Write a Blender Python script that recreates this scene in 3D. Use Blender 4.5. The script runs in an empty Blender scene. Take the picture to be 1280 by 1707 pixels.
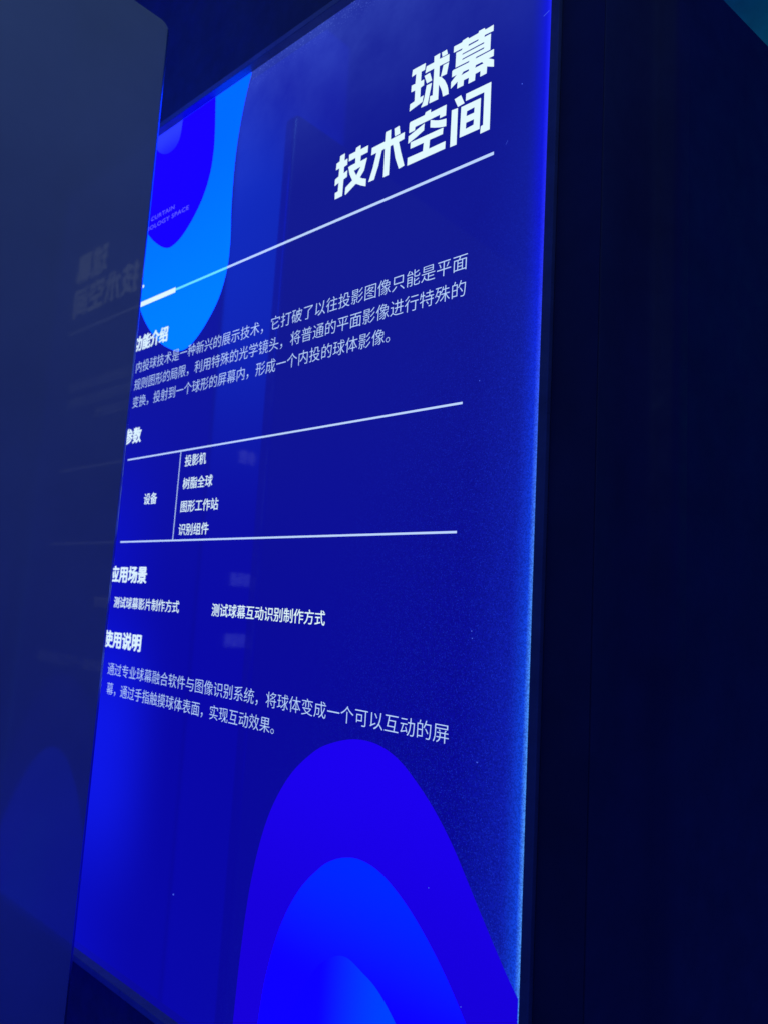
import bpy, bmesh, math, random
from mathutils import Matrix, Vector
from mathutils.geometry import tessellate_polygon

C = bpy.context.scene.collection
S = bpy.context.scene
random.seed(4)

# ---------------------------------------------------------------- camera, world, lamps, exposure
EYE = 1.5                                     # height of the lens above the floor; the sign stands 0.8 m in front of it
RIGHT = Vector((0.74508582, 0.66445932, 0.05780078))
UP = Vector((0.04196475, -0.13319363, 0.9902012))
FWD = Vector((-0.66564711, 0.73535928, 0.12712455))
cd = bpy.data.cameras.new('camera')
cam = bpy.data.objects.new('camera', cd)
C.objects.link(cam)
M3 = Matrix((RIGHT, UP, -FWD)).transposed()
cam.matrix_world = Matrix.Translation((0, 0, EYE)) @ M3.to_4x4()
cd.sensor_fit = 'VERTICAL'
cd.sensor_height = 36.0
cd.sensor_width = 27.0
cd.lens = 36.0 * 1242.45 / 1707.0
cd.clip_start = 0.01
cd.clip_end = 200
cd.dof.use_dof = True
cd.dof.focus_distance = 1.02
cd.dof.aperture_fstop = 5.4
S.camera = cam

W = bpy.data.worlds.new('World')
S.world = W
W.use_nodes = True
wb = W.node_tree.nodes['Background']
wb.inputs['Color'].default_value = (0.022, 0.06, 1.0, 1)
wb.inputs['Strength'].default_value = 0.20

def area(name, loc, target, size, size_y, power, color):
    l = bpy.data.lights.new(name, 'AREA')
    l.shape = 'RECTANGLE'; l.size = size; l.size_y = size_y
    l.energy = power; l.color = color
    o = bpy.data.objects.new(name, l)
    C.objects.link(o)
    o.location = loc
    o.rotation_euler = (Vector(target) - Vector(loc)).to_track_quat('-Z', 'Y').to_euler()
    return o

# dim cool hall light high up behind the viewer: greys the upper part of the dark board
hl = area('hall_lamp', (0.3, 0.0, EYE + 2.5), (-1.195, 0.0, EYE + 1.15), 0.5, 0.5, 1.8, (0.50, 0.85, 1.0))
hl.data.spread = math.radians(75)

S.view_settings.view_transform = 'Standard'
S.view_settings.look = 'None'
S.view_settings.exposure = 0
S.view_settings.gamma = 1
S.view_settings.use_curve_mapping = False
S.render.engine = 'CYCLES'
S.cycles.use_denoising = True
S.cycles.max_bounces = 8
S.cycles.sample_clamp_indirect = 4.0

# ---------------------------------------------------------------- helpers
def tag(o, label=None, cat=None, group=None, kind=None):
    if label: o['label'] = label
    if cat: o['category'] = cat
    if group: o['group'] = group
    if kind: o['kind'] = kind
    return o

def empty(name, loc, label, cat):
    o = bpy.data.objects.new(name, None)
    C.objects.link(o)
    o.location = loc
    o.empty_display_size = 0.05
    return tag(o, label, cat)

def link(name, me, mat, parent=None, loc=(0, 0, 0)):
    o = bpy.data.objects.new(name, me)
    C.objects.link(o)
    if mat: me.materials.append(mat)
    o.location = loc
    if parent: o.parent = parent
    return o

def box(bm, x0, x1, y0, y1, z0, z1):
    v = [bm.verts.new(p) for p in ((x0,y0,z0),(x1,y0,z0),(x1,y1,z0),(x0,y1,z0),(x0,y0,z1),(x1,y0,z1),(x1,y1,z1),(x0,y1,z1))]
    for f in ((0,3,2,1),(4,5,6,7),(0,1,5,4),(1,2,6,5),(2,3,7,6),(3,0,4,7)):
        bm.faces.new([v[i] for i in f])

def to_mesh(name, bm):
    bmesh.ops.recalc_face_normals(bm, faces=bm.faces)
    me = bpy.data.meshes.new(name)
    bm.to_mesh(me); bm.free()
    return me

def flat(bm, loops, y):
    """one flat printed shape: outer loop then holes, points in (u, v), facing the viewer (-Y)"""
    pts = [p for l in loops for p in l]
    vs = [bm.verts.new((p[0], y, p[1])) for p in pts]
    for t in tessellate_polygon([[Vector((p[0], p[1], 0)) for p in l] for l in loops]):
        a, b, c = (Vector((*pts[i], 0)) for i in t)
        if abs((b - a).cross(c - a).z) < 1e-12: continue
        order = t if (b - a).cross(c - a).z > 0 else (t[0], t[2], t[1])
        try: bm.faces.new([vs[i] for i in order])
        except ValueError: pass

def flat_mesh(name, shapes, y):
    bm = bmesh.new()
    for loops in shapes: flat(bm, loops, y)
    me = bpy.data.meshes.new(name)
    bm.to_mesh(me); bm.free()
    return me

def smooth_loop(pts, n=6, closed=False):
    """Catmull-Rom through the points"""
    out = []
    m = len(pts)
    rng = range(m) if closed else range(m - 1)
    for i in rng:
        p0 = pts[(i-1) % m] if closed or i > 0 else pts[i]
        p1 = pts[i]; p2 = pts[(i+1) % m]
        p3 = pts[(i+2) % m] if closed or i + 2 < m else p2
        for k in range(n):
            t = k / n
            out.append(tuple(0.5*((2*p1[j]) + (-p0[j]+p2[j])*t + (2*p0[j]-5*p1[j]+4*p2[j]-p3[j])*t*t + (-p0[j]+3*p1[j]-3*p2[j]+p3[j])*t**3) for j in (0, 1)))
    if not closed: out.append(tuple(pts[-1]))
    return out

# ---------------------------------------------------------------- materials
def new_mat(name):
    m = bpy.data.materials.new(name)
    m.use_nodes = True
    nt = m.node_tree
    return m, nt, nt.nodes['Principled BSDF']

class NG:
    """tiny node-graph writer"""
    def __init__(self, nt): self.nt = nt
    def put(self, sock, val):
        if isinstance(val, bpy.types.NodeSocket): self.nt.links.new(val, sock)
        else: sock.default_value = val
    def math(self, op, a, b=0.0, c=None, clamp=False):
        n = self.nt.nodes.new('ShaderNodeMath'); n.operation = op; n.use_clamp = clamp
        self.put(n.inputs[0], a); self.put(n.inputs[1], b)
        if c is not None: self.put(n.inputs[2], c)
        return n.outputs[0]
    def ramp(self, x, a, b, lo=0.0, hi=1.0, smooth=True):
        n = self.nt.nodes.new('ShaderNodeMapRange'); n.clamp = True
        n.interpolation_type = 'SMOOTHSTEP' if smooth else 'LINEAR'
        self.put(n.inputs['Value'], x)
        n.inputs['From Min'].default_value = a; n.inputs['From Max'].default_value = b
        n.inputs['To Min'].default_value = lo; n.inputs['To Max'].default_value = hi
        return n.outputs[0]
    def mix(self, f, a, b, mode='MIX'):
        n = self.nt.nodes.new('ShaderNodeMix'); n.data_type = 'RGBA'; n.blend_type = mode
        n.clamp_factor = True
        self.put(n.inputs[0], f)
        self.put(n.inputs[6], a if isinstance(a, bpy.types.NodeSocket) else (*a, 1))
        self.put(n.inputs[7], b if isinstance(b, bpy.types.NodeSocket) else (*b, 1))
        return n.outputs[2]
    def coords(self):
        n = self.nt.nodes.new('ShaderNodeTexCoord')
        s = self.nt.nodes.new('ShaderNodeSeparateXYZ')
        self.nt.links.new(n.outputs['Object'], s.inputs[0])
        return n.outputs['Object'], s.outputs[0], s.outputs[1], s.outputs[2]
    def noise(self, vec, scale, detail=2.0, rough=0.5):
        n = self.nt.nodes.new('ShaderNodeTexNoise')
        self.nt.links.new(vec, n.inputs['Vector'])
        n.inputs['Scale'].default_value = scale; n.inputs['Detail'].default_value = detail; n.inputs['Roughness'].default_value = rough
        return n.outputs['Fac']
    def scaled(self, vec, s):
        n = self.nt.nodes.new('ShaderNodeMapping'); n.inputs['Scale'].default_value = s
        self.nt.links.new(vec, n.inputs['Vector'])
        return n.outputs[0]

def srgb(r, g, b):
    f = lambda c: c/12.92 if c <= 0.04045 else ((c + 0.055)/1.055)**2.4
    return tuple(f(c/255) for c in (r, g, b))

def acrylic(bs, rough=0.05):
    """the smooth clear front the print is bonded to"""
    bs.inputs['Base Color'].default_value = (0.004, 0.004, 0.012, 1)
    bs.inputs['Roughness'].default_value = rough
    bs.inputs['IOR'].default_value = 1.49

BLUE = 3.4
def print_mat(name, top, bottom, z0, z1, strength=1.0, grain=0.08, axis='z', blue=None):
    """one ink of the backlit print; its artwork runs from one tone to the other between two heights"""
    m, nt, bs = new_mat(name); g = NG(nt)
    vec, x, y, z = g.coords()
    col = g.mix(g.ramp(x, z0, z1), top, bottom) if axis == 'x' else g.mix(g.ramp(z, min(z0, z1), max(z0, z1)), bottom, top)
    gr = g.ramp(g.noise(vec, 700, 1.0, 0.6), 0.3, 0.7, 1 - grain, 1 + grain, False)
    col = g.mix(1.0, col, (1, 1, BLUE if blue is None else blue), 'MULTIPLY')      # the LEDs' blue is stronger than a picture can hold
    acrylic(bs)
    nt.links.new(col, bs.inputs['Emission Color'])
    g.put(bs.inputs['Emission Strength'], g.math('MULTIPLY', gr, strength))
    return m

def face_mat():
    """deep blue backlit print, LED glow of the top and right edges put into its emission, with a brighter lower left"""
    m, nt, bs = new_mat('backlit_deep_blue'); g = NG(nt)
    vec, x, y, z = g.coords()
    col = g.mix(g.ramp(z, -0.25, 0.75), srgb(9, 7, 152), srgb(17, 24, 142))
    # LED strip of the top edge: greyish, clumpy where dust sits on the light guide
    clump = g.ramp(g.noise(vec, 9, 4, 0.6), 0.3, 0.7, 0.45, 1.25, False)
    topf = g.math('MULTIPLY', g.math('POWER', g.ramp(z, 0.70, 1.05, 0, 1, False), 1.7), clump)
    col = g.mix(g.math('MULTIPLY', topf, 0.62), col, srgb(58, 80, 190))
    # brighter blue towards the lower left
    low_left = g.math('MULTIPLY', g.ramp(x, -1.20, -1.48), g.math('MULTIPLY', g.ramp(z, -0.64, -0.36), g.ramp(z, 0.02, -0.28)))
    col = g.mix(g.math('MULTIPLY', low_left, 0.8), col, srgb(16, 28, 236))
    left_side = g.math('MULTIPLY', g.ramp(x, -1.25, -1.52), g.ramp(z, 0.4, 0.1))
    col = g.mix(g.math('MULTIPLY', left_side, 0.35), col, srgb(10, 18, 215))
    # LED strip of the right edge: a wide weak glow and a thin strong one, brighter downwards
    d = g.math('SUBTRACT', -0.4745, x)
    wide = g.math('POWER', g.ramp(d, 0.11, 0.0, 0, 1, False), 1.6)
    down = g.ramp(z, 0.95, -0.25, 0.25, 1.0)
    col = g.mix(g.math('MULTIPLY', wide, g.math('MULTIPLY', down, 0.26)), col, srgb(30, 70, 245))
    thin = g.math('POWER', g.ramp(d, 0.033, 0.0, 0, 1, False), 2.0)
    col = g.mix(g.math('MULTIPLY', thin, g.ramp(z, 1.0, 0.55, 0.9, 0.92)), col, g.mix(g.ramp(z, 0.6, -0.15), srgb(16, 18, 250), srgb(20, 88, 255)))
    hot = g.math('POWER', g.ramp(d, 0.0065, 0.0, 0, 1, False), 1.2)
    col = g.mix(g.math('MULTIPLY', hot, g.ramp(z, 0.9, 0.1, 0.35, 0.85)), col, g.mix(g.ramp(z, 0.5, -0.1), srgb(50, 60, 255), srgb(84, 160, 255)))
    # sparkle of the light guide's fine diffuser grain, strongest near the right edge and lower down
    vor = nt.nodes.new('ShaderNodeTexVoronoi'); vor.inputs['Scale'].default_value = 640
    nt.links.new(vec, vor.inputs['Vector'])
    sp = nt.nodes.new('ShaderNodeSeparateColor'); nt.links.new(vor.outputs['Color'], sp.inputs[0])
    spark = g.math('MULTIPLY', g.math('POWER', sp.outputs[0], 3.0), g.ramp(vor.outputs['Distance'], 0.75, 0.1))
    area_f = g.math('MULTIPLY', g.ramp(g.math('ADD', x, g.math('MULTIPLY', z, -0.28)), -0.95, -0.45), g.ramp(z, 0.85, 0.15, 0.18, 1.0))
    col = g.mix(g.math('MULTIPLY', g.math('MULTIPLY', spark, area_f), 0.52), col, srgb(32, 66, 240))
    speck = g.math('MULTIPLY', g.math('GREATER_THAN', sp.outputs[1], 0.93), g.math('MULTIPLY', g.ramp(z, 0.99, 1.035), g.ramp(vor.outputs['Distance'], 0.6, 0.2)))
    col = g.mix(g.math('MULTIPLY', speck, 0.5), col, srgb(110, 140, 255))
    dark = g.math('MULTIPLY', g.math('LESS_THAN', sp.outputs[1], 0.45), g.math('MULTIPLY', area_f, 0.38))
    col = g.mix(dark, col, srgb(6, 8, 100))
    acrylic(bs)
    nt.links.new(col, bs.inputs['Emission Color'])  # the edge LEDs' glow is part of this emission colour
    bs.inputs['Emission Strength'].default_value = 1.0
    return m

def ink(name, rgb, strength=1.0):
    m, nt, bs = new_mat(name)
    acrylic(bs)
    bs.inputs['Emission Color'].default_value = (*rgb, 1)
    bs.inputs['Emission Strength'].default_value = strength
    return m

def paint(name, rgb, rough, metallic=0.0, bump=0.0, scale=60, var=0.15, spec=0.5):
    m, nt, bs = new_mat(name); g = NG(nt)
    vec, x, y, z = g.coords()
    f = g.ramp(g.noise(vec, scale * 0.12, 4, 0.6), 0.3, 0.7, 1 - var, 1 + var, False)
    n = nt.nodes.new('ShaderNodeVectorMath'); n.operation = 'SCALE'
    n.inputs[0].default_value = rgb; nt.links.new(f, n.inputs['Scale'])
    nt.links.new(n.outputs[0], bs.inputs['Base Color'])
    g.put(bs.inputs['Roughness'], g.ramp(g.noise(vec, scale * 0.3, 3, 0.6), 0.3, 0.7, rough * 0.85, rough * 1.15, False))
    bs.inputs['Metallic'].default_value = metallic
    bs.inputs['Specular IOR Level'].default_value = spec
    if bump:
        b = nt.nodes.new('ShaderNodeBump'); b.inputs['Strength'].default_value = bump; b.inputs['Distance'].default_value = 0.001
        nt.links.new(g.noise(vec, scale, 3, 0.6), b.inputs['Height']); nt.links.new(b.outputs[0], bs.inputs['Normal'])
    return m

M_FACE = face_mat()
M_CYAN = print_mat('backlit_azure', srgb(0, 106, 255), srgb(0, 126, 255), 1.0, 0.5, 1.05, 0.03)
M_VIOLET = print_mat('backlit_violet_blue', srgb(24, 0, 255), srgb(22, 0, 255), 1.0, 0.75, 1.0, 0.03)
M_GREY = print_mat('backlit_slate_blue', srgb(46, 62, 186), srgb(30, 30, 225), 1.03, 0.97, 1.0, 0.12)
M_LOW = print_mat('backlit_ultramarine', srgb(28, 0, 240), srgb(23, 0, 218), -0.19, -0.5, 1.0, 0.04, blue=1.0)
M_MID = print_mat('backlit_royal_blue', srgb(0, 40, 255), srgb(13, 0, 255), -0.34, -0.54, 1.0, 0.04)
M_INNER = print_mat('backlit_bright_blue', srgb(12, 0, 255), srgb(0, 66, 255), -0.80, -0.66, 1.0, 0.04, axis='x')
M_TITLE = ink('backlit_white', srgb(226, 250, 255), 1.0)
M_HEAD = ink('backlit_white_heading', srgb(222, 246, 255), 1.0)
M_BODY = ink('backlit_pale_lettering', srgb(184, 212, 255), 1.0)
M_LINE = ink('backlit_pale_line', srgb(188, 214, 255), 1.0)
M_FAINT = ink('backlit_faint_lettering', srgb(104, 100, 255), 1.0)
M_DUST = ink('lit_dust', srgb(72, 100, 235), 1.0)
M_FRAME = paint('dark_anodised_metal', (0.25, 0.28, 0.28), 0.30, 0.0, 0.05, 200)
M_BLOCK = paint('black_laminate', (0.075, 0.085, 0.10), 0.55, 0, 0.1, 90)
M_BOARD = paint('grey_gloss_board', (0.25, 0.285, 0.34), 0.05, 0, 0.0, 30, 0.08, 0.25)
M_EDGE = paint('board_edge_blue_glint', (0.30, 0.48, 0.85), 0.30, 1.0)  # blue put into the edge metal to colour the glint along it
M_TINT = ink('backlit_cyan_line', srgb(110, 232, 255), 1.0)
M_TEAL = paint('teal_wall_paint', (0.015, 0.50, 0.36), 0.8, 0, 0.1, 40)

# ---------------------------------------------------------------- the dark wall that carries the sign
PX0, PX1, PZ0, PZ1 = -1.617, -0.4745, -0.7063, 1.0408      # print face, heights measured from the lens
Y = 0.8                                                    # the print's plane

wall = empty('display_wall', (-0.9, 1.0, 0.0), 'black laminate display wall round the lit sign, with a dark flank at the right', 'wall')
wall.location.z = 0
def wpart(name, bm, mat):
    me = to_mesh(name, bm)
    o = link(name, me, mat, wall)
    o.location = -wall.location
    return o
bm = bmesh.new()
CX = -0.392                                                 # where the front turns into the flank
FY = 0.792
fl0, fl1, zb, zt = PX0 - 0.016, -0.4515, EYE + PZ0 - 0.016, EYE + PZ1 + 0.016
box(bm, -3.0, fl0, FY, 1.1, 0, 3.4)
box(bm, fl1, CX, FY, 1.1, 0, 3.4)
box(bm, fl0, fl1, FY, 1.1, 0, zb)
box(bm, fl0, fl1, FY, 1.1, zt, 3.4)
bmesh.ops.remove_doubles(bm, verts=bm.verts, dist=1e-5)
wpart('front', bm, M_BLOCK)
TITLE_GLYPHS = {
    'mu': [[[(-6376,8404),(-6228,8399),(-6216,8422),(-6119,8429),(-6106,8399),(-5937,8400),(-5925,8429),(-5827,8425),(-5814,8391),(-5671,8397),(-5672,8300),(-5818,8309),(-5827,8280),(-5713,8278),(-5713,8023),(-5955,8027),(-5967,8006),(-5649,8003),(-5650,7894),(-5736,7897),(-5642,7834),(-5638,7719),(-5756,7780),(-5760,7673),(-5871,7672),(-5868,7761),(-5956,7759),(-5961,7658),(-6078,7658),(-6072,7753),(-6162,7755),(-6166,7672),(-6280,7672),(-6277,7785),(-6400,7724),(-6398,7834),(-6301,7905),(-6388,7905),(-6387,8004),(-6366,8015),(-6087,8004),(-6075,8025),(-6330,8035),(-6330,8277),(-6225,8273),(-6215,8296),(-6378,8303)],[(-6111,8278),(-6103,8303),(-5928,8299),(-5934,8277)],[(-6222,8188),(-6202,8206),(-5822,8200),(-5830,8179)],[(-6217,8103),(-6201,8122),(-5818,8117),(-5829,8095)],[(-5966,7860),(-5956,7898),(-5845,7893),(-5823,7859)],[(-6215,7857),(-6178,7898),(-6077,7892),(-6080,7864)]]],
    'qiu': [[[(-7178,8403),(-6919,8398),(-6928,8288),(-6996,8288),(-6998,8128),(-6935,8127),(-6932,8030),(-6994,8016),(-6996,7849),(-6925,7856),(-6942,7754),(-7198,7703),(-7194,7823),(-7105,7834),(-7105,8019),(-7186,8024),(-7185,8136),(-7108,8136),(-7102,8299),(-7191,8287)]],[[(-6898,8330),(-6749,8326),(-6751,8426),(-6641,8429),(-6643,8331),(-6459,8324),(-6456,8205),(-6636,8211),(-6635,8032),(-6590,8006),(-6522,7920),(-6468,7812),(-6446,7733),(-6436,7658),(-6543,7663),(-6564,7752),(-6592,7821),(-6633,7902),(-6634,7659),(-6805,7666),(-6796,7781),(-6745,7775),(-6742,8220),(-6916,8221)]],[[(-6608,8419),(-6512,8424),(-6491,8341),(-6591,8341)]],[[(-6562,8190),(-6459,8189),(-6492,8010),(-6604,8014)]],[[(-6930,8182),(-6822,8188),(-6772,8037),(-6874,8031)]],[[(-6876,8000),(-6773,7995),(-6838,7659),(-6967,7666),(-6930,7735),(-6909,7803)]]],
    'jian': [[[(-6318,7517),(-6200,7531),(-6130,7373),(-6248,7364)]],[[(-6359,7358),(-6247,7347),(-6241,6765),(-6358,6768)]],[[(-6108,7510),(-5670,7499),(-5664,6766),(-5825,6764),(-5820,6876),(-5781,6882),(-5784,7390),(-6109,7397)]],[[(-6185,7333),(-5839,7326),(-5840,6845),(-6190,6851)],[(-6077,7222),(-5944,7227),(-5947,7143),(-6084,7146)],[(-6083,7042),(-5945,7040),(-5948,6956),(-6085,6947)]]],
    'kong': [[[(-7166,7511),(-6880,7505),(-6866,7545),(-6764,7553),(-6760,7499),(-6464,7498),(-6465,7324),(-6580,7325),(-6580,7383),(-7060,7385),(-7064,7330),(-7181,7329),(-7181,7489)]],[[(-7188,7279),(-6944,7347),(-6875,7367),(-6880,7254),(-7010,7206),(-7188,7155)]],[[(-6760,7374),(-6681,7334),(-6607,7302),(-6534,7282),(-6454,7268),(-6451,7144),(-6527,7160),(-6599,7183),(-6673,7211),(-6757,7248)]],[[(-7137,7156),(-6948,7153),(-6502,7142),(-6507,7039),(-6752,7046),(-6759,6904),(-6448,6903),(-6449,6782),(-7181,6786),(-7180,6916),(-6878,6910),(-6870,7045),(-7134,7049)]]],
    'shu': [[[(-7961,7389),(-7683,7392),(-7679,7551),(-7567,7552),(-7562,7377),(-7273,7387),(-7273,7273),(-7384,7265),(-7331,7081),(-7240,6813),(-7354,6800),(-7437,7005),(-7505,7268),(-7562,7264),(-7558,6775),(-7677,6773),(-7678,7270),(-7740,7261),(-7792,7021),(-7871,6804),(-7993,6806),(-7911,7032),(-7853,7265),(-7966,7262)]],[[(-7497,7536),(-7392,7545),(-7366,7402),(-7478,7396)]]],
    'ji': [[[(-8700,7535),(-8590,7542),(-8591,7410),(-8520,7424),(-8514,7310),(-8590,7297),(-8589,7182),(-8505,7206),(-8503,7088),(-8583,7068),(-8589,6776),(-8765,6771),(-8770,6888),(-8701,6895),(-8697,7050),(-8789,7020),(-8789,7139),(-8707,7166),(-8702,7311),(-8783,7306),(-8778,7424),(-8705,7439)]],[[(-8483,7473),(-8340,7476),(-8327,7536),(-8226,7548),(-8224,7468),(-8050,7474),(-8053,7353),(-8205,7351),(-8210,7253),(-8058,7260),(-8110,7056),(-8194,6964),(-8152,6932),(-8053,6887),(-8051,6757),(-8150,6803),(-8279,6883),(-8512,6765),(-8526,6785),(-8522,6898),(-8372,6975),(-8441,7103),(-8486,7251),(-8428,7261),(-8326,7263),(-8330,7361),(-8483,7351)],[(-8346,7137),(-8197,7153),(-8283,7031)]]],
}
FLANK_TOP = EYE + 0.897
# past a shadowed hollow the flank falls back to the right at an angle, its top edge lower than the front
bm = bmesh.new()
d_ = math.radians(79.5)
zf = FLANK_TOP
prof = smooth_loop([(CX+0.0003, FY+0.0008), (-0.389, 0.83), (-0.384, 0.865), (-0.372, 0.890), (-0.356, 0.900), (-0.343, 0.910), (-0.336, 0.935)], 5)
prof += [(-0.336 + 1.6*math.cos(d_), 0.935 + 1.6*math.sin(d_)), (-0.45 + 1.6*math.cos(d_), 0.935 + 1.6*math.sin(d_)), (CX+0.0005, 1.09)]
v = [bm.verts.new((p[0], p[1], 0)) for p in prof]
w = [bm.verts.new((p[0], p[1], zf)) for p in prof]
bm.faces.new(v[::-1]); bm.faces.new(w)
for i in range(len(prof)):
    j = (i+1) % len(prof)
    f = bm.faces.new((v[i], v[j], w[j], w[i]))
    f.smooth = i < len(prof) - 5
wpart('flank', bm, M_BLOCK)

# ---------------------------------------------------------------- teal wall far beyond
bm = bmesh.new()
box(bm, -3.0, 6.0, 7.0, 7.2, 0, 9.0)
tw = link('far_wall', to_mesh('far_wall', bm), M_TEAL)
tag(tw, 'dim teal wall far off, a small corner of it seen at the top right', 'wall')
area('teal_wash', (0.0, 4.6, 5.6), (0.0, 7.0, 4.9), 4.0, 2.0, 15, (0.45, 0.95, 1.0))

# ---------------------------------------------------------------- the sign
sign = empty('light_box_sign', (-1.0, Y, EYE + PZ0), 'tall blue backlit information sign with white Chinese title, paragraphs and a table', 'sign')
def spart(name, me, mat, parent=None, label=None):
    """meshes are written in (u, 0, v) of the print with the lens height as v = 0"""
    o = link(name, me, mat, parent or sign)
    if parent is None: o.location = (1.0, 0, -PZ0)
    if label: o['label'] = label
    return o

bm = bmesh.new()
box(bm, PX0, PX1, 0.0, 0.02, PZ0, PZ1)
spart('print_face', to_mesh('print_face', bm), M_FACE)

LIP = 0.016
def frame_bars():
    bm = bmesh.new()
    x0, x1, z0, z1 = PX0, PX1 + 0.0095, PZ0, PZ1
    t = 0.0125
    o = [(x0-t, z0-t), (x1+t, z0-t), (x1+t, z1+t), (x0-t, z1+t)]
    i = [(x0, z0), (x1, z0), (x1, z1), (x0, z1)]
    for yy in (-LIP, 0.03):
        pass
    of = [bm.verts.new((p[0], -LIP, p[1])) for p in o]; inf = [bm.verts.new((p[0], -LIP, p[1])) for p in i]
    ob = [bm.verts.new((p[0], 0.03, p[1])) for p in o]; ib = [bm.verts.new((p[0], 0.03, p[1])) for p in i]
    for k in range(4):
        j = (k+1) % 4
        bm.faces.new((of[k], of[j], inf[j], inf[k]))
        bm.faces.new((of[k], ob[k], ob[j], of[j]))
        bm.faces.new((inf[k], inf[j], ib[j], ib[k]))
        bm.faces.new((ob[k], ib[k], ib[j], ob[j]))
    bmesh.ops.recalc_face_normals(bm, faces=bm.faces)
    ed = [e for e in bm.edges if all(abs(q.co.y + LIP) < 1e-6 for q in e.verts)]
    bmesh.ops.bevel(bm, geom=ed, offset=0.0012, segments=2, affect='EDGES', profile=0.5)
    return to_mesh('frame', bm)
spart('frame', frame_bars(), M_FRAME, label='thin dark metal rim, paler at its upper right')

L1, L2, L3, L4 = -0.00015, -0.00030, -0.00045, -0.00065         # ink layers, each in front of the one before
# hanging shape, top left
azure_edge = smooth_loop([(-1.146, PZ1-0.0005), (-1.162, 0.980), (-1.173, 0.909), (-1.1765, 0.837), (-1.174, 0.757), (-1.168, 0.690), (-1.171, 0.632), (-1.190, 0.579),
    (-1.226, 0.535), (-1.262, 0.507), (-1.290, 0.496), (-1.318, 0.497), (-1.350, 0.508), (-1.395, 0.532), (-1.444, 0.573), (-1.482, 0.617), (-1.530, 0.690), (-1.572, 0.800), (-1.596, 0.92), (-1.604, PZ1-0.0005)])
hang = spart('hanging_shape', flat_mesh('hanging_shape', [[azure_edge]], L1), M_CYAN, label='azure rounded shape hanging from the top edge')
violet_edge = smooth_loop([(-1.2664, PZ1-0.0005), (-1.2580, 0.972), (-1.2545, 0.916), (-1.2597, 0.868), (-1.2763, 0.8244), (-1.3042, 0.788), (-1.340, 0.758), (-1.372, 0.7447), (-1.400, 0.7444), (-1.4365, 0.762), (-1.484, 0.799), (-1.535, 0.86), (-1.57, 0.95), (-1.58, PZ1-0.0005)])
spart('violet_shape', flat_mesh('violet_shape', [[violet_edge]], L2), M_VIOLET, hang)
grey_edge = smooth_loop([(-1.388, PZ1-0.0005), (-1.392, 1.003), (-1.406, 0.984), (-1.434, 0.979), (-1.465, 0.990), (-1.490, 1.012), (-1.50, PZ1-0.0005)])
spart('slate_shape', flat_mesh('slate_shape', [[grey_edge]], L3), M_GREY, hang)
# rising shape, bottom
e = 0.0006
low_edge = [(-0.9790, PZ0+e)] + smooth_loop([(-0.9764, -0.6525), (-0.971, -0.544), (-0.9587, -0.4356), (-0.932, -0.3387), (-0.890, -0.2674), (-0.838, -0.2205), (-0.798, -0.2005), (-0.754, -0.1888), (-0.711, -0.1890), (-0.672, -0.2021),
    (-0.6374, -0.2264), (-0.605, -0.256), (-0.5735, -0.2933), (-0.5433, -0.3377), (-0.5147, -0.3797), (-0.4915, -0.4123), (-0.4752, -0.4330)]) + [(-0.4752, PZ0+e)]
rise = spart('rising_shape', flat_mesh('rising_shape', [[low_edge]], L1), M_LOW, label='ultramarine arched shape rising from the bottom edge')
mid_edge = [(-0.926, PZ0+e)] + smooth_loop([(-0.9181, -0.630), (-0.908, -0.5606), (-0.884, -0.4824), (-0.849, -0.4206), (-0.8086, -0.3785), (-0.783, -0.3611), (-0.7577, -0.3511), (-0.7325, -0.3471), (-0.7026, -0.3507),
    (-0.6732, -0.3629), (-0.640, -0.3844), (-0.6078, -0.4124), (-0.5769, -0.445), (-0.545, -0.4863), (-0.505, -0.545), (-0.4758, -0.592)]) + [(-0.4758, PZ0+e)]
spart('inner_arch', flat_mesh('inner_arch', [[mid_edge]], L2), M_MID, rise)
in_edge = [(-0.880, PZ0+e)] + smooth_loop([(-0.868, -0.650), (-0.842, -0.575), (-0.805, -0.515), (-0.772, -0.487), (-0.745, -0.4785), (-0.7156, -0.4868), (-0.686, -0.4992), (-0.652, -0.5275), (-0.615, -0.570), (-0.570, -0.640), (-0.545, -0.690)]) + [(-0.540, PZ0+e)]
spart('core_arch', flat_mesh('core_arch', [[in_edge]], L3), M_INNER, rise)

# ---------------------------------------------------------------- lettering
_tc = bpy.data.curves.new('lettering', 'FONT')
_to = bpy.data.objects.new('lettering', _tc)
C.objects.link(_to)
def text_mesh(name, s, x0, x1, vc, em, weight=0.0, y=L3, space=1.0, capital=False, bold=0.0):
    """a line of lettering between x0 and x1, its em box centred on height vc"""
    _tc.body = s; _tc.size = 1.0; _tc.offset = weight; _tc.space_character = space
    _tc.resolution_u = 4
    bpy.context.view_layer.update()
    me = bpy.data.meshes.new_from_object(_to.evaluated_get(bpy.context.evaluated_depsgraph_get()))
    me.name = name
    xs = [v.co.x for v in me.vertices]
    a, b = min(xs), max(xs)
    k = (x1 - x0) / (b - a)
    mid = 0.36 if capital else 0.379
    for v in me.vertices:
        v.co = Vector((x0 + (v.co.x - a) * k, y, vc + (v.co.y - mid) * em))
    if bold:                                        # heavier strokes: the letters again, a hair to each side, each on its own film
        bm = bmesh.new()
        for n, (dx, dz) in enumerate(((0, 0), (1, 0), (-1, 0), (0, .6), (0, -.6), (.7, .45), (-.7, .45), (.7, -.45), (-.7, -.45))):
            part = me.copy()
            for v in part.vertices:
                v.co += Vector((dx * bold * em, -0.00001 * n, dz * bold * em))
            bm.from_mesh(part)
            bpy.data.meshes.remove(part)
        bm.to_mesh(me); bm.free()
    return me

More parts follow.
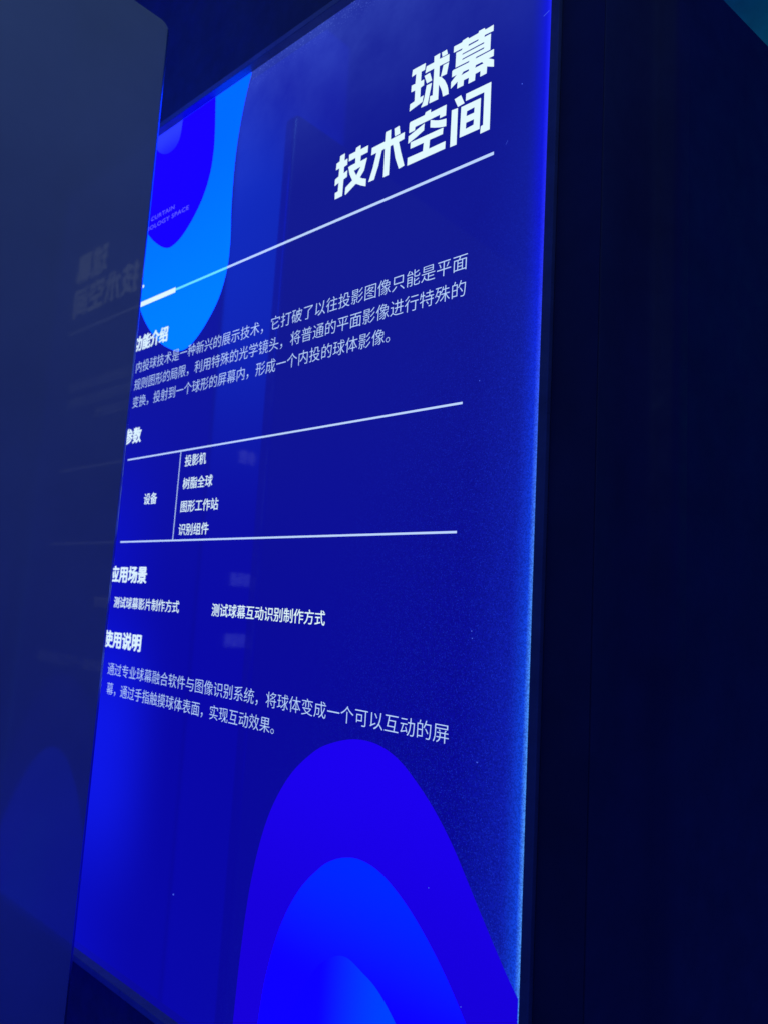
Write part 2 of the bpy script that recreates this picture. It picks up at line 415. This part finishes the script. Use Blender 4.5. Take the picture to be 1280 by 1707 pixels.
def paragraph(lines, em, label):
    bm = bmesh.new()
    for s, x0, x1, vc in lines:
        me = text_mesh('line', s, x0, x1, vc, em, -0.009)
        bm.from_mesh(me); bpy.data.meshes.remove(me)
    me = bpy.data.meshes.new('paragraph')
    bm.to_mesh(me); bm.free()
    spart('paragraph', me, M_BODY, label=label)

shapes = [[[(x * 1e-4, z * 1e-4) for x, z in l] for l in grp] for gl in TITLE_GLYPHS.values() for grp in gl]
title = spart('title', flat_mesh('title', shapes, L3), M_TITLE, label='large white two-line title, 球幕 above 技术空间')

def rect(x0, x1, z0, z1): return [(x0, z0), (x1, z0), (x1, z1), (x0, z1)]
rule = spart('title_rule', flat_mesh('title_rule', [[rect(-1.1705, -0.5575, 0.6346, 0.6394)]], L3), M_LINE, label='long pale line under the title')
spart('tinted_stretch', flat_mesh('tinted_stretch', [[rect(-1.3489, -1.1709, 0.6346, 0.6394)]], L3), M_TINT, rule)
spart('thick_end', flat_mesh('thick_end', [[rect(-1.497, -1.3494, 0.6312, 0.6424)]], L3), M_TITLE, rule)
dot = [(-1.4855 + 0.0042*math.cos(a*math.pi/8), 0.679 + 0.0036*math.sin(a*math.pi/8)) for a in range(16)]
spart('bullet_dot', flat_mesh('bullet_dot', [[dot]], L3), M_TITLE)

spart('english_title', text_mesh('english_title', 'QIUMU CURTAIN', -1.560, -1.3865, 0.8355, 0.0140, 0.0, L4, 1.1, True), M_FAINT, label='faint small CURTAIN line on the violet shape')
spart('english_title', text_mesh('english_title', 'TECHNOLOGY SPACE', -1.560, -1.3290, 0.8155, 0.0140, 0.0, L4, 1.1, True), M_FAINT, label='faint small SPACE line on the violet shape')

HB = 0.039
for s, x1, vc in (('功能介绍', -1.3640, 0.5445), ('参数', -1.4300, 0.3350), ('应用场景', -1.3535, 0.0375), ('使用说明', -1.3500, -0.0975)):
    x0 = -1.4965 if len(s) == 4 else -1.4965
    spart('heading', text_mesh('heading', s, x0, x1, vc, 0.0360, 0.0, bold=HB), M_HEAD)

paragraph([('内投球技术是一种新兴的展示技术，它打破了以往投影图像只能是平面', -1.4790, -0.5945, 0.4895),
           ('规则图形的局限，利用特殊的光学镜头，将普通的平面影像进行特殊的', -1.4795, -0.5955, 0.4500),
           ('变换，投射到一个球形的屏幕内，形成一个内投的球体影像。', -1.4790, -0.7330, 0.4105)], 0.0277, 'pale three-line paragraph above the table')
paragraph([('通过专业球幕融合软件与图像识别系统，将球体变成一个可以互动的屏', -1.4675, -0.5895, -0.1572),
           ('幕，通过手指触摸球体表面，实现互动效果。', -1.4637, -0.9310, -0.1970)], 0.0270, 'pale two-line paragraph near the bottom')

table = spart('table', flat_mesh('table', [[rect(-1.4743, -0.5917, 0.2815, 0.2848)], [rect(-1.4700, -0.5915, 0.1040, 0.1072)], [rect(-1.2721, -1.2699, 0.1073, 0.2814)]], L3), M_LINE, label='two pale rules with one upright between them')
spart('table_cell', text_mesh('table_cell', '设备', -1.3915, -1.3430, 0.1932, 0.0250, 0, bold=0.016), M_HEAD, table)
for s, x1, vc in (('投影机', -1.1835, 0.2612), ('树脂全球', -1.1566, 0.2163), ('图形工作站', -1.1325, 0.1712), ('识别组件', -1.1560, 0.1264)):
    spart('table_cell', text_mesh('table_cell', s, -1.2535, x1, vc, 0.0244, 0, bold=0.008), M_HEAD, table)
spart('caption', text_mesh('caption', '测试球幕影片制作方式', -1.4705, -1.2280, -0.0208, 0.0246, 0, bold=0.006), M_HEAD)
spart('caption', text_mesh('caption', '测试球幕互动识别制作方式', -1.1236, -0.8318, -0.0212, 0.0246, 0, bold=0.006), M_TITLE)

# dust and scratches on the front
sh = []
for x, z, r in ((-0.5153, 0.7228, 0.0010), (-1.164, -0.5154, 0.0018), (-0.5605, -0.0233, 0.0010), (-0.5591, -0.0323, 0.0009), (-0.544, -0.1839, 0.0011), (-0.610, -0.35, 0.0008), (-0.553, -0.47, 0.0008), (-0.565, 0.31, 0.0008)):
    sh.append([[(x + r*math.cos(a*math.pi/5)*random.uniform(.7, 1.2), z + 0.9*r*math.sin(a*math.pi/5)*random.uniform(.7, 1.2)) for a in range(10)]])
sh.append([[(-0.4850, 0.8085), (-0.4765, 0.8125), (-0.4763, 0.8135), (-0.4852, 0.8092)]])
sh.append([[(-0.5380, 0.6420), (-0.5352, 0.6475), (-0.5350, 0.6473), (-0.5376, 0.6418)]])
for q in sh: spart('dust_speck' if len(q[0]) > 4 else 'scratch', flat_mesh('dust_speck', [q], L4), M_DUST)

# ---------------------------------------------------------------- the dark glossy board standing square to the sign
BX, BY1, BZT = -1.195, 0.6446, EYE + 1.066
board = None
bm = bmesh.new()
prof = []
r = 0.020
y0, y1, z0, z1 = -1.3, BY1, 0.0, BZT
for cx_, cz_, a0 in ((y1-r, z1-r, 0), (y0+r, z1-r, 90)):
    for k in range(9):
        a = math.radians(a0 + 90*k/8)
        prof.append((cx_ + r*math.cos(a), cz_ + r*math.sin(a)))
prof += [(y0, z0), (y1, z0)]
A = [bm.verts.new((BX, p[0], p[1])) for p in prof]
B = [bm.verts.new((BX - 0.030, p[0], p[1])) for p in prof]
bm.faces.new(A); bm.faces.new(B[::-1])
for k in range(len(prof)):
    j = (k+1) % len(prof)
    bm.faces.new((A[k], A[j], B[j], B[k]))
bmesh.ops.recalc_face_normals(bm, faces=bm.faces)
ed = [e_ for e_ in bm.edges if abs(e_.verts[0].co.x - e_.verts[1].co.x) < 1e-6]
bmesh.ops.bevel(bm, geom=ed, offset=0.006, segments=4, affect='EDGES', profile=0.5)
me = to_mesh('partition_board', bm)
for p in me.polygons: p.use_smooth = len(p.vertices) == 4 and p.area < 0.02
board = link('partition_board', me, M_BOARD)
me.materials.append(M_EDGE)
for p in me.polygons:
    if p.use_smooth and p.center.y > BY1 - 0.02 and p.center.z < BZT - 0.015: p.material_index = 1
tag(board, 'smooth dark grey-blue board with a rounded corner, standing at the left in front of the sign', 'board')

# ---------------------------------------------------------------- the lit panel of the next bay, behind the board: it shows as the pale upright band mirrored in the sign
M_NEXT, nt_, bs_ = new_mat('backlit_next_bay'); g_ = NG(nt_)
_v, _x, _y, _z = g_.coords()
acrylic(bs_, 0.7)
nt_.links.new(g_.mix(g_.math('MULTIPLY', g_.ramp(_z, 0.2, 1.1), g_.ramp(_z, 1.9, 1.4)), (0.002, 0.004, 1.0), (0.0, 0.17, 2.8)), bs_.inputs['Emission Color'])
bs_.inputs['Emission Strength'].default_value = 1.0
M_MARGIN = ink('backlit_deep_margin', (0.001, 0.003, 0.8))
M_MARGIN.node_tree.nodes['Principled BSDF'].inputs['Roughness'].default_value = 0.7
M_MARGIN.node_tree.nodes['Principled BSDF'].inputs['Specular IOR Level'].default_value = 0.1
nb = empty('neighbouring_sign', (-2.0, 0.2, EYE), 'blue lit panel behind the board, seen as a pale upright band mirrored in the sign', 'panel')
bm = bmesh.new(); box(bm, -0.02, 0.0, -0.45, 0.02, -1.4, 2.2)
link('lit_face', to_mesh('lit_face', bm), M_NEXT, nb)
bm = bmesh.new(); box(bm, -0.02, 0.0, 0.045, 0.40, -1.4, 2.2)
link('lit_margin', to_mesh('lit_margin', bm), M_MARGIN, nb)
bm = bmesh.new(); box(bm, -0.06, -0.021, -0.48, 0.43, -1.43, 2.23)
link('back_box', to_mesh('back_box', bm), M_BLOCK, nb)

M_NEXT_TEXT = ink('backlit_next_bay_lettering', (0.26, 0.34, 1.9))
for s, y0, y1, zc, em in (('参数', 0.054, 0.122, 0.472, 0.050), ('应用场景', 0.008, 0.115, 0.064, 0.047), ('使用说明', 0.011, 0.116, -0.134, 0.047)):
    me = text_mesh('heading', s, y0 - 0.2, y1 - 0.2, zc, em, 0, 0.0004, bold=0.03)
    for v in me.vertices: v.co = Vector((v.co.y + 0.0006, v.co.x, v.co.z))
    link('heading', me, M_NEXT_TEXT, nb)
bpy.data.objects.remove(_to)
